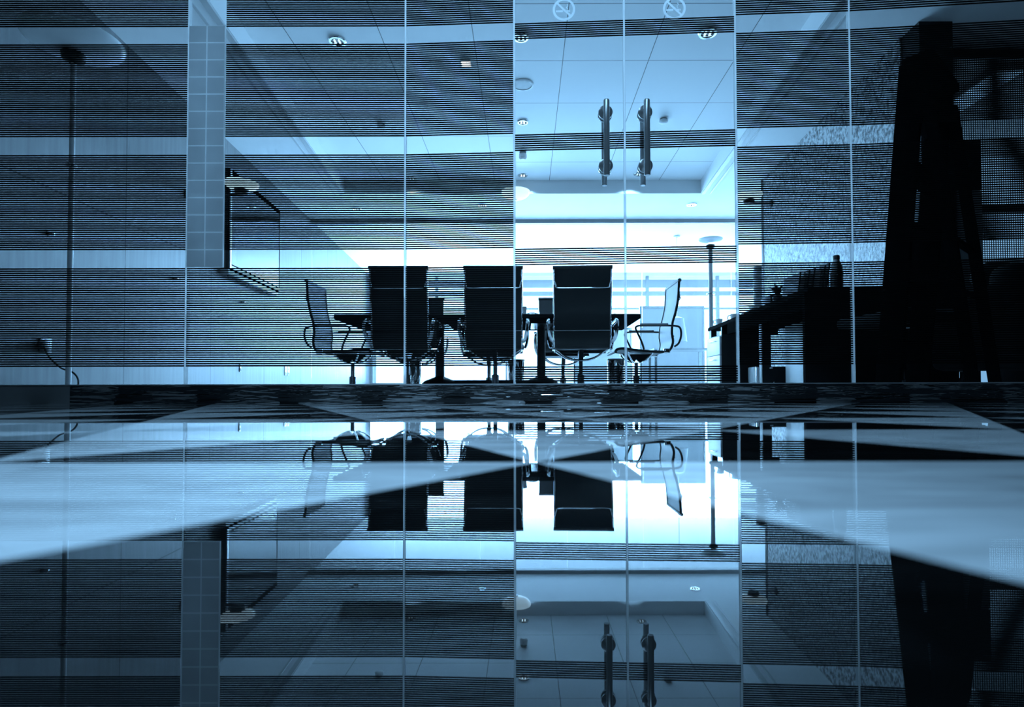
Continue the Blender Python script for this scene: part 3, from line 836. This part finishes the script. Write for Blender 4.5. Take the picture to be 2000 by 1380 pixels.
# things on the table
def small(name, label, cat, loc, parts, rz=0):
    t = thing(name, label, cat, loc, rz)
    for nm, mb, mat in parts: mb.build(nm, M[mat], t)
    return t
TZ = 0.7365
small('conference_phone', 'low dark conference phone on the table between the middle and right chairs', 'phone', (0.06, 5.25, TZ),
      [('body', MB().lathe([(0.08, 0), (0.085, 0.01), (0.06, 0.04), (0.03, 0.05), (0, 0.05)], n=30), 'black'),
       ('keypad', MB().box((0, -0.06, 0.03), (0.05, 0.03, 0.01), rx=R(30)), 'midgrey')])
small('paper_cup', 'small pale cup on the table by the middle chair', 'cup', (-0.02, 5.1, TZ),
      [('body', MB().lathe([(0.022, 0), (0.03, 0.075), (0.027, 0.075), (0.02, 0.004), (0, 0.004)], n=24), 'white_c'), ('lid', MB().lathe([(0.031, 0.073), (0.031, 0.080), (0.025, 0.084), (0, 0.084)], n=24), 'midgrey')])
small('pen_tray', 'little tray of pens on the right end of the table', 'pen tray', (0.80, 5.3, TZ),
      [('tray', MB().box((0, 0, 0.008), (0.16, 0.07, 0.016), bevel=0.004), 'midgrey'),
       ('pen', MB().tube([(-0.06, 0.0, 0.02), (0.05, 0.02, 0.05)], 0.004, n=8), 'darksteel'), ('pen', MB().tube([(-0.03, -0.02, 0.02), (0.07, 0.0, 0.024)], 0.004, n=8), 'black')])

# ------------------------------------------------------------------ desk along the right wall
dk = thing('long_desk', 'long dark desk running along the right wall', 'desk', (1.93, 3.74, 0))
xe = lambda y: 2.60 - 1.93       # to the wall
MB().poly([(-0.05, 0, 0.705), (0.655, 0, 0.705), (0.655, 0.12, 0.705), (0.76, 2.40, 0.705), (0.06, 2.40, 0.705)], (0, 0, 0.035)).build('desktop', M['darkwood'], dk, smooth=False)
MB().poly([(-0.07, 0.004, 0.0), (0.62, 0.004, 0.0), (0.62, 0.034, 0.0), (-0.07, 0.034, 0.0)], (0, 0, 0.705)).build('end_panel', M['darkwood'], dk, smooth=False)
MB().poly([(-0.045, 0.05, 0.60), (-0.02, 0.05, 0.60), (0.045, 1.70, 0.60), (0.02, 1.70, 0.60)], (0, 0, 0.105)).build('apron', M['matte'], dk, smooth=False)
for yy in (0.85, 2.30):
    x0 = -0.05 + yy*0.045
    MB().span((x0+0.01, yy, 0.0), (x0+0.07, yy+0.06, 0.705), bevel=0.003).build('leg', M['dark'], dk)
MB().span((0.05, 1.94, 0.62), (0.62, 1.96, 0.70)).build('cross_rail', M['dark'], dk, smooth=False)
mb = MB().span((0.6, 2.2, 0.0), (0.66, 2.26, 0.705)); mb.build('leg', M['dark'], dk)

def pedestal_unit(loc, w, dp, h, label, body, face):
    """drawers open towards -x"""
    t = thing('drawer_pedestal', label, 'drawer unit', loc)
    MB().span((0.018, 0, 0.03), (w, dp, h), bevel=0.004).build('body', M[body], t)
    MB().span((0.03, 0.02, 0), (w-0.02, dp-0.02, 0.03)).build('foot', M['black'], t)
    n = 3; dh = (h-0.05)/n
    for k in range(n):
        dr = MB().span((0, 0.01, 0.04+k*dh), (0.018, dp-0.01, 0.035+(k+1)*dh), bevel=0.002).build('drawer', M[face], t)
        MB().tube(smooth_path([(0, dp*0.3, (k+0.75)*dh+0.04), (-0.02, dp*0.33, (k+0.75)*dh+0.04), (-0.02, dp*0.67, (k+0.75)*dh+0.04), (0, dp*0.7, (k+0.75)*dh+0.04)], 3), 0.004, n=8).build('handle', M['chrome'], dr)
    return t
pedestal_unit((1.90, 5.50, 0), 0.47, 0.40, 0.605, 'dark drawer pedestal with pale drawer fronts under the far end of the desk', 'dark', 'lightgrey')
t = thing('file_cabinet', 'pale grey two-drawer cabinet seen under the near half of the desk', 'drawer unit', (2.20, 4.35, 0))
MB().span((0, 0.015, 0.03), (0.36, 0.42, 0.60), bevel=0.004).build('body', M['midgrey'], t)
for k in range(2):
    dr = MB().span((0.01, 0, 0.04+k*0.28), (0.35, 0.015, 0.31+k*0.28), bevel=0.002).build('drawer', M['lightgrey'], t)
    MB().tube([(0.12, -0.012, 0.26+k*0.28), (0.24, -0.012, 0.26+k*0.28)], 0.005, n=8).build('handle', M['chrome'], dr)
t = thing('equipment_box', 'small dark computer box with a chrome edge beside the far drawer pedestal', 'computer', (2.06, 5.02, 0))
MB().span((0, 0, 0.01), (0.34, 0.2, 0.27), bevel=0.006).build('case', M['dark'], t)
MB().span((-0.008, -0.004, 0.02), (0.016, 0.0, 0.265)).build('edge_strip', M['chrome'], t)
MB().span((0.03, -0.004, 0.25), (0.14, 0.0, 0.262)).build('top_strip', M['chrome'], t)
for k in range(4):
    MB().lathe([(0.007, 0), (0.007, 0.006), (0.004, 0.008)], axis=(0, -1, 0), c=(0.10+0.05*(k % 2), 0.0, 0.06+0.07*(k//2)), n=14).build('button', M['steel'], t)
DZ = 0.7405
# bottle, organizer, box, phone, printer, cups
pb = P(1637, 560, 3.92)
small('drinks_bottle', 'tall dark bottle standing on the near end of the desk', 'bottle', (pb.x, 3.92, DZ),
      [('body', MB().lathe([(0.036, 0), (0.041, 0.006), (0.042, 0.13), (0.036, 0.18), (0.022, 0.215), (0.02, 0.23)], n=30), 'darksteel'),
       ('cap', MB().lathe([(0.022, 0.225), (0.022, 0.25), (0.018, 0.256)], n=24), 'black')])
t = thing('document_rack', 'dark rack of files and a round basket on the desk beside the bottle', 'desk rack', (2.03, 4.05, DZ), R(3))
MB().box((0.05, 0.12, 0.006), (0.26, 0.3, 0.012)).build('base', M['black'], t)
for k in range(7):
    MB().box((-0.06+k*0.035, 0.1+0.01*math.sin(k), 0.085+0.006*k), (0.012, 0.22, 0.15+0.012*k), ry=R(8)).build('file', M['midgrey' if k % 3 == 1 else 'black'], t)
mb = MB()
for k in range(12):
    a0 = 2*PI*k/12
    mb.tube([(0.15+0.03*math.cos(a0), -0.02+0.03*math.sin(a0), 0.01), (0.15+0.045*math.cos(a0), -0.02+0.045*math.sin(a0), 0.14)], 0.003, n=6)
mb.tube([(0.15+0.045*math.cos(2*PI*k/24), -0.02+0.045*math.sin(2*PI*k/24), 0.14) for k in range(24)], 0.004, n=6, closed=True)
mb.build('pen_basket', M['black'], t)
t = thing('small_plant', 'small spiky potted plant on the desk behind the files', 'plant', (2.02, 4.50, DZ))
MB().lathe([(0.03, 0), (0.04, 0.07), (0.036, 0.07), (0.03, 0.06), (0, 0.06)], n=24).build('pot', M['clay'], t)
mb = MB()
for k in range(26):
    a = random.uniform(0, 2*PI); l = random.uniform(0.06, 0.11); e = random.uniform(0.2, 1.2)
    c, s = math.cos(a), math.sin(a)
    mb.tube([(0, 0, 0.055), (c*l*0.4*e, s*l*0.4*e, 0.06+l*0.7), (c*l*e, s*l*e, 0.06+l*0.9)], [0.004, 0.006, 0.001], n=5, flat=2.0)
mb.build('leaves', M['leaf'], t)
t = thing('stacked_box', 'flat dark box lying on the middle of the desk', 'box', (2.06, 4.72, DZ), R(4))
MB().span((0, 0, 0), (0.2, 0.16, 0.10), bevel=0.004).build('body', M['dark'], t)
MB().span((-0.003, -0.003, 0.08), (0.203, 0.163, 0.115), bevel=0.003).build('lid', M['black'], t)
t = thing('desk_phone', 'dark telephone with curled cord on the desk', 'phone', (2.10, 5.06, DZ), R(10))
MB().poly([(0, 0, 0), (0.16, 0, 0), (0.16, 0.18, 0), (0, 0.18, 0)], (0, 0, 0.03)).build('base', M['black'], t)
MB().tube(smooth_path([(0.02, 0.01, 0.04), (0.03, 0.01, 0.065), (0.03, 0.09, 0.075), (0.03, 0.17, 0.065), (0.02, 0.18, 0.04)], 4), 0.014, n=10).build('handset', M['dark'], t)
mb = MB().tube([(0.02+0.008*math.cos(k*0.9), -0.01-0.0018*k, 0.03+0.03*math.sin(k*PI/45)+0.008*math.sin(k*0.9)) for k in range(46)], 0.002, n=5)
mb.build('cord', M['black'], t)
t = thing('label_printer', 'dark desktop printer near the far end of the desk', 'printer', (2.18, 5.44, DZ), R(3))
MB().span((0, 0, 0), (0.24, 0.22, 0.10), bevel=0.012).build('body', M['dark'], t)
MB().box((0.12, 0.02, 0.125), (0.22, 0.16, 0.015), rx=R(20)).build('lid', M['midgrey'], t)
MB().box((0.12, -0.04, 0.03), (0.18, 0.08, 0.008)).build('paper_tray', M['midgrey'], t)
def cup(x, y, lab, s=1.0):
    t = thing('mug', lab, 'mug', (x, y, DZ))
    MB().lathe([(0.045*s, 0), (0.06*s, 0.006), (0.03*s, 0.008)], n=24).build('saucer', M['white_c'], t)
    MB().lathe([(0.02*s, 0.008), (0.036*s, 0.05*s), (0.038*s, 0.075*s), (0.035*s, 0.075*s), (0.018*s, 0.014), (0, 0.014)], n=24).build('bowl', M['white_c'], t)
    MB().tube(smooth_path([(-0.036*s, 0, 0.065*s), (-0.055*s, 0, 0.06*s), (-0.055*s, 0, 0.03*s), (-0.03*s, 0, 0.028*s)], 4), 0.004*s, n=8).build('handle', M['white_c'], t)
cup(2.05, 5.96, 'pale cup and saucer at the far corner of the desk')
cup(2.13, 5.72, 'larger pale cup between the far cup and the printer', 1.25)
t = thing('mullion_reflection_post', 'grey mullion reflection, built as a slim cylinder beyond the end of the textured wall', 'pedestal', (P(1487, 0, 6.95).x, 6.95, 0))  # mullion mirrored in glass, given shape as a standing cylinder
hh = P(0, 521, 6.95).z
MB().lathe([(0.075, 0), (0.08, 0.01), (0.08, hh-0.01), (0.075, hh)], n=36).build('shaft', M['midgrey'], t)
MB().lathe([(0.083, hh*0.97), (0.083, hh*0.985)], n=36).build('band', M['darksteel'], t)

# ------------------------------------------------------------------ far office
t = thing('cord_pendant', 'pale shade hanging on a long thin cord beyond the right-hand profile chair', 'pendant light', (P(1324, 0, 8.9).x, 8.9, CEIL))
z1 = P(0, 622, 8.9).z - CEIL; z0 = P(0, 668, 8.9).z - CEIL
MB().tube([(0, 0, 0), (0, 0, z1+0.02)], 0.004, n=8).build('cord', M['steel'], t)
MB().lathe([(0.02, z1+0.03), (0.10, z1), (0.15, z0), (0.146, z0), (0.096, z1-0.005), (0.02, z1+0.02)], n=36, cap=False).build('shade', M['opal'], t)
MB().lathe([(0.05, -0.002), (0.05, -0.02), (0.01, -0.03)], n=24).build('canopy', M['white'], t)
def partition(xa, xb, y, h, label):
    t = thing('office_partition', label, 'office partition', (xa, y, 0))
    w = xb-xa
    MB().span((0.03, -0.015, 0.06), (w-0.03, 0.015, h-0.03)).build('panel', M['blueglass'], t, smooth=False)
    MB().span((0, -0.025, 0), (0.03, 0.025, h)).build('post', M['steel'], t); MB().span((w-0.03, -0.025, 0), (w, 0.025, h)).build('post', M['steel'], t)
    MB().span((0.03, -0.025, h-0.03), (w-0.03, 0.025, h)).build('top_rail', M['steel'], t)
partition(P(1250, 0, 10).x, P(1376, 0, 10).x, 10.0, P(0, 598, 10).z, 'pale low office partition seen between the profile chair and the desk')
partition(P(1120, 0, 10.4).x, P(1235, 0, 10.4).x, 10.4, P(0, 640, 10.4).z, 'pale low office partition far behind the right end of the table')
t = thing('far_desk', 'pale desk in the far office beyond the profile chair', 'desk', (P(1325, 0, 9.2).x, 9.2, 0))
MB().box((0, 0, 0.73), (0.9, 0.5, 0.025)).build('desktop', M['lightgrey'], t)
for sx in (-1, 1):
    for sy in (-1, 1):
        MB().span((sx*0.42-0.02, sy*0.22-0.02, 0), (sx*0.42+0.02, sy*0.22+0.02, 0.717)).build('leg', M['steel'], t)

# ------------------------------------------------------------------ ladder and bay things on the right
lad = thing('step_ladder', 'dark A-frame step ladder standing open behind the right glass', 'ladder', (0, 0, 0))
w = Vector((0.35, 0.30, 0)); n = Vector((0.656, -0.754, 0))
A = Vector((1.85, 2.62, 0)); H = 1.60
def rail_at(k, off, z): return A + w*k + n*off + Vector((0, 0, z))
fo, ro, to = -0.15, 0.19, 0.0
for k in (0, 1):
    f0 = rail_at(k, fo, 0); f1 = rail_at(k, -0.02, H)
    MB().beam(f0, f1, 0.035, 0.105, bevel=0.004, up=n).build('front_rail', M['matte'], lad)
    r0 = rail_at(k, ro, 0); r1 = rail_at(k, 0.03, H-0.08)
    MB().beam(r0, r1, 0.03, 0.05, bevel=0.004, up=n).build('rear_leg', M['matte'], lad)
    MB().beam(rail_at(k, fo+0.05, 0.62), rail_at(k, ro-0.06, 0.52), 0.012, 0.03).build('spreader', M['matte'], lad)
    for q0 in (f0, r0):
        MB().box(q0+Vector((0, 0, 0.012)), (0.05, 0.05, 0.024), bevel=0.004).build('foot', M['matte'], lad)
for i in range(5):
    z = 0.28*(i+1); off = fo + (fo*-1-0.02)*z/H
    MB().beam(rail_at(0.03, off, z), rail_at(0.97, off, z), 0.10, 0.028, bevel=0.003).build('step', M['matte'], lad)
MB().beam(rail_at(-0.02, 0.0, H+0.01), rail_at(1.0, 0.0, H+0.01), 0.13, 0.05, bevel=0.01).build('top_cap', M['matte'], lad)
MB().beam(rail_at(0.03, ro*0.55, 0.75), rail_at(0.97, ro*0.55, 0.75), 0.03, 0.02).build('rear_brace', M['matte'], lad)

# rounded task chair behind the ladder
t = thing('task_chair', 'grey task chair with rounded back between the ladder and the desk', 'chair', (2.24, 3.38, 0), R(8))
mb = MB()
pts = []
for k in range(25):
    a = PI*k/24
    pts.append((0.23*math.cos(a), -0.20, 0.66+0.25*math.sin(a)))
pts += [(-0.21, -0.20, 0.52), (0.21, -0.20, 0.52)]
mb.poly(pts, (0, 0.04, 0)); mb.build('backrest', M['dark'], t)
MB().box((0, 0.03, 0.47), (0.46, 0.44, 0.07), bevel=0.03).build('seat', M['cloth'], t)
MB().tube(smooth_path([(0, -0.15, 0.60), (0, -0.15, 0.44), (0, 0, 0.42)], 4), 0.018, n=10).build('back_stem', M['darksteel'], t)
MB().lathe([(0.03, 0.08), (0.03, 0.25), (0.018, 0.26), (0.018, 0.44)], n=20).build('post', M['darksteel'], t)
for k in range(5):
    a = R(72*k+90); c, s = math.cos(a), math.sin(a)
    lg = MB().tube([(0.02*c, 0.02*s, 0.1), (0.25*c, 0.25*s, 0.06)], [0.02, 0.012], n=8).build('leg', M['black'], t)
    MB().lathe([(0.024, -0.014), (0.026, 0), (0.024, 0.014)], c=(0.25*c, 0.25*s, 0.026), axis=(-s, c, 0), n=18).build('castor', M['black'], lg)
# armchair
ac = thing('armchair', 'large dark upholstered armchair at the right edge', 'armchair', (2.93, 3.22, 0), R(0))
MB().box((0, 0, 0.34), (0.78, 0.66, 0.34), bevel=0.05).build('seat_base', M['cloth'], ac)
MB().box((0, -0.20, 0.57), (0.78, 0.2, 0.32), bevel=0.07).build('backrest', M['cloth'], ac)
MB().sphere((-0.28, -0.05, 0.69), 0.11, (1, 1, 0.8)).build('head_cushion', M['cloth'], ac)
for sx in (-1, 1):
    MB().box((sx*0.34, 0.05, 0.50), (0.14, 0.6, 0.26), bevel=0.05).build('arm', M['cloth'], ac)
    for sy in (-1, 1):
        MB().tube([(sx*0.22, sy*0.22, 0.18), (sx*0.28, sy*0.27, 0.0)], [0.026, 0.018], n=10).build('leg', M['black'], ac)
# grey cabinet in the bay
t = thing('tall_locker', 'tall narrow grey locker with dark top section beside the dark column', 'locker', (2.88, 3.74, 0))
hz = P(0, 268, 3.74).z
MB().span((0, 0.02, 0.18), (0.185, 0.22, hz), bevel=0.004).build('body', M['midgrey'], t)
MB().span((0.01, 0, 0.20), (0.175, 0.02, hz-0.35), bevel=0.002).build('door', M['midgrey'], t)
MB().span((0.01, 0, hz-0.34), (0.175, 0.02, hz-0.01), bevel=0.002).build('door', M['dark'], t)
for lx in (0.015, 0.16):
    for ly in (0.035, 0.19):
        MB().tube([(lx, ly, 0), (lx, ly, 0.182)], 0.009, n=10).build('leg', M['black'], t)
# bay strip light
t = thing('strip_light', 'long slanting strip light on the ceiling of the right bay', 'ceiling light', (3.68, 4.95, CEIL))
MB().span((-0.12, -0.75, -0.05), (0.12, 0.75, 0)).build('housing', M['lightgrey'], t, smooth=False)
MB().span((-0.1, -0.73, -0.056), (0.1, 0.73, -0.0501)).build('diffuser', M['strip'], t, smooth=False)
# plants
def leafy(loc, h, seed, label):
    rnd = random.Random(seed)
    t = thing('potted_plant', label, 'plant', loc)
    MB().lathe([(0.09, 0), (0.12, 0.24), (0.11, 0.24), (0.10, 0.22), (0, 0.22)], n=30).build('pot', M['clay'], t)
    st = MB(); lf = MB()
    for k in range(16):
        a = rnd.uniform(0, 2*PI); sp = rnd.uniform(0.03, 0.12); hh = h*rnd.uniform(0.7, 1.0)
        tip = Vector((sp*math.cos(a), sp*math.sin(a), hh))
        mid = Vector((tip.x*0.4, tip.y*0.4, 0.22+(hh-0.22)*0.6))
        path = smooth_path([(0.02*math.cos(a), 0.02*math.sin(a), 0.21), mid, tip], 5)
        st.tube(path, 0.003, n=5)
        for pnt in path[3:]:
            for j in range(4):
                b_ = rnd.uniform(0, 2*PI); e = rnd.uniform(-0.3, 0.8); L = rnd.uniform(0.04, 0.075)
                dr = Vector((math.cos(b_)*math.cos(e), math.sin(b_)*math.cos(e), math.sin(e)))
                sd = dr.cross(Vector((0, 0, 1))).normalized()*L*0.28
                v = [lf.bm.verts.new(x) for x in (pnt, pnt+dr*L*0.5+sd, pnt+dr*L, pnt+dr*L*0.5-sd)]
                lf.bm.faces.new(v)
    st.build('stems', M['leaf'], t); lf.build('foliage', M['leaf'], t, smooth=False)
leafy((3.22, 3.74, 0), 0.86, 3, 'bushy dark potted plant behind the armchair, beside the dark column')
leafy((3.50, 3.72, 0), 0.92, 5, 'bushy dark potted plant at the extreme right edge')
for o in bpy.data.objects:
    if o.parent is None and o.type == 'MESH' and (o.name.startswith('floor') and 'kind' not in o and 'label' not in o):
        o['kind'] = 'structure'
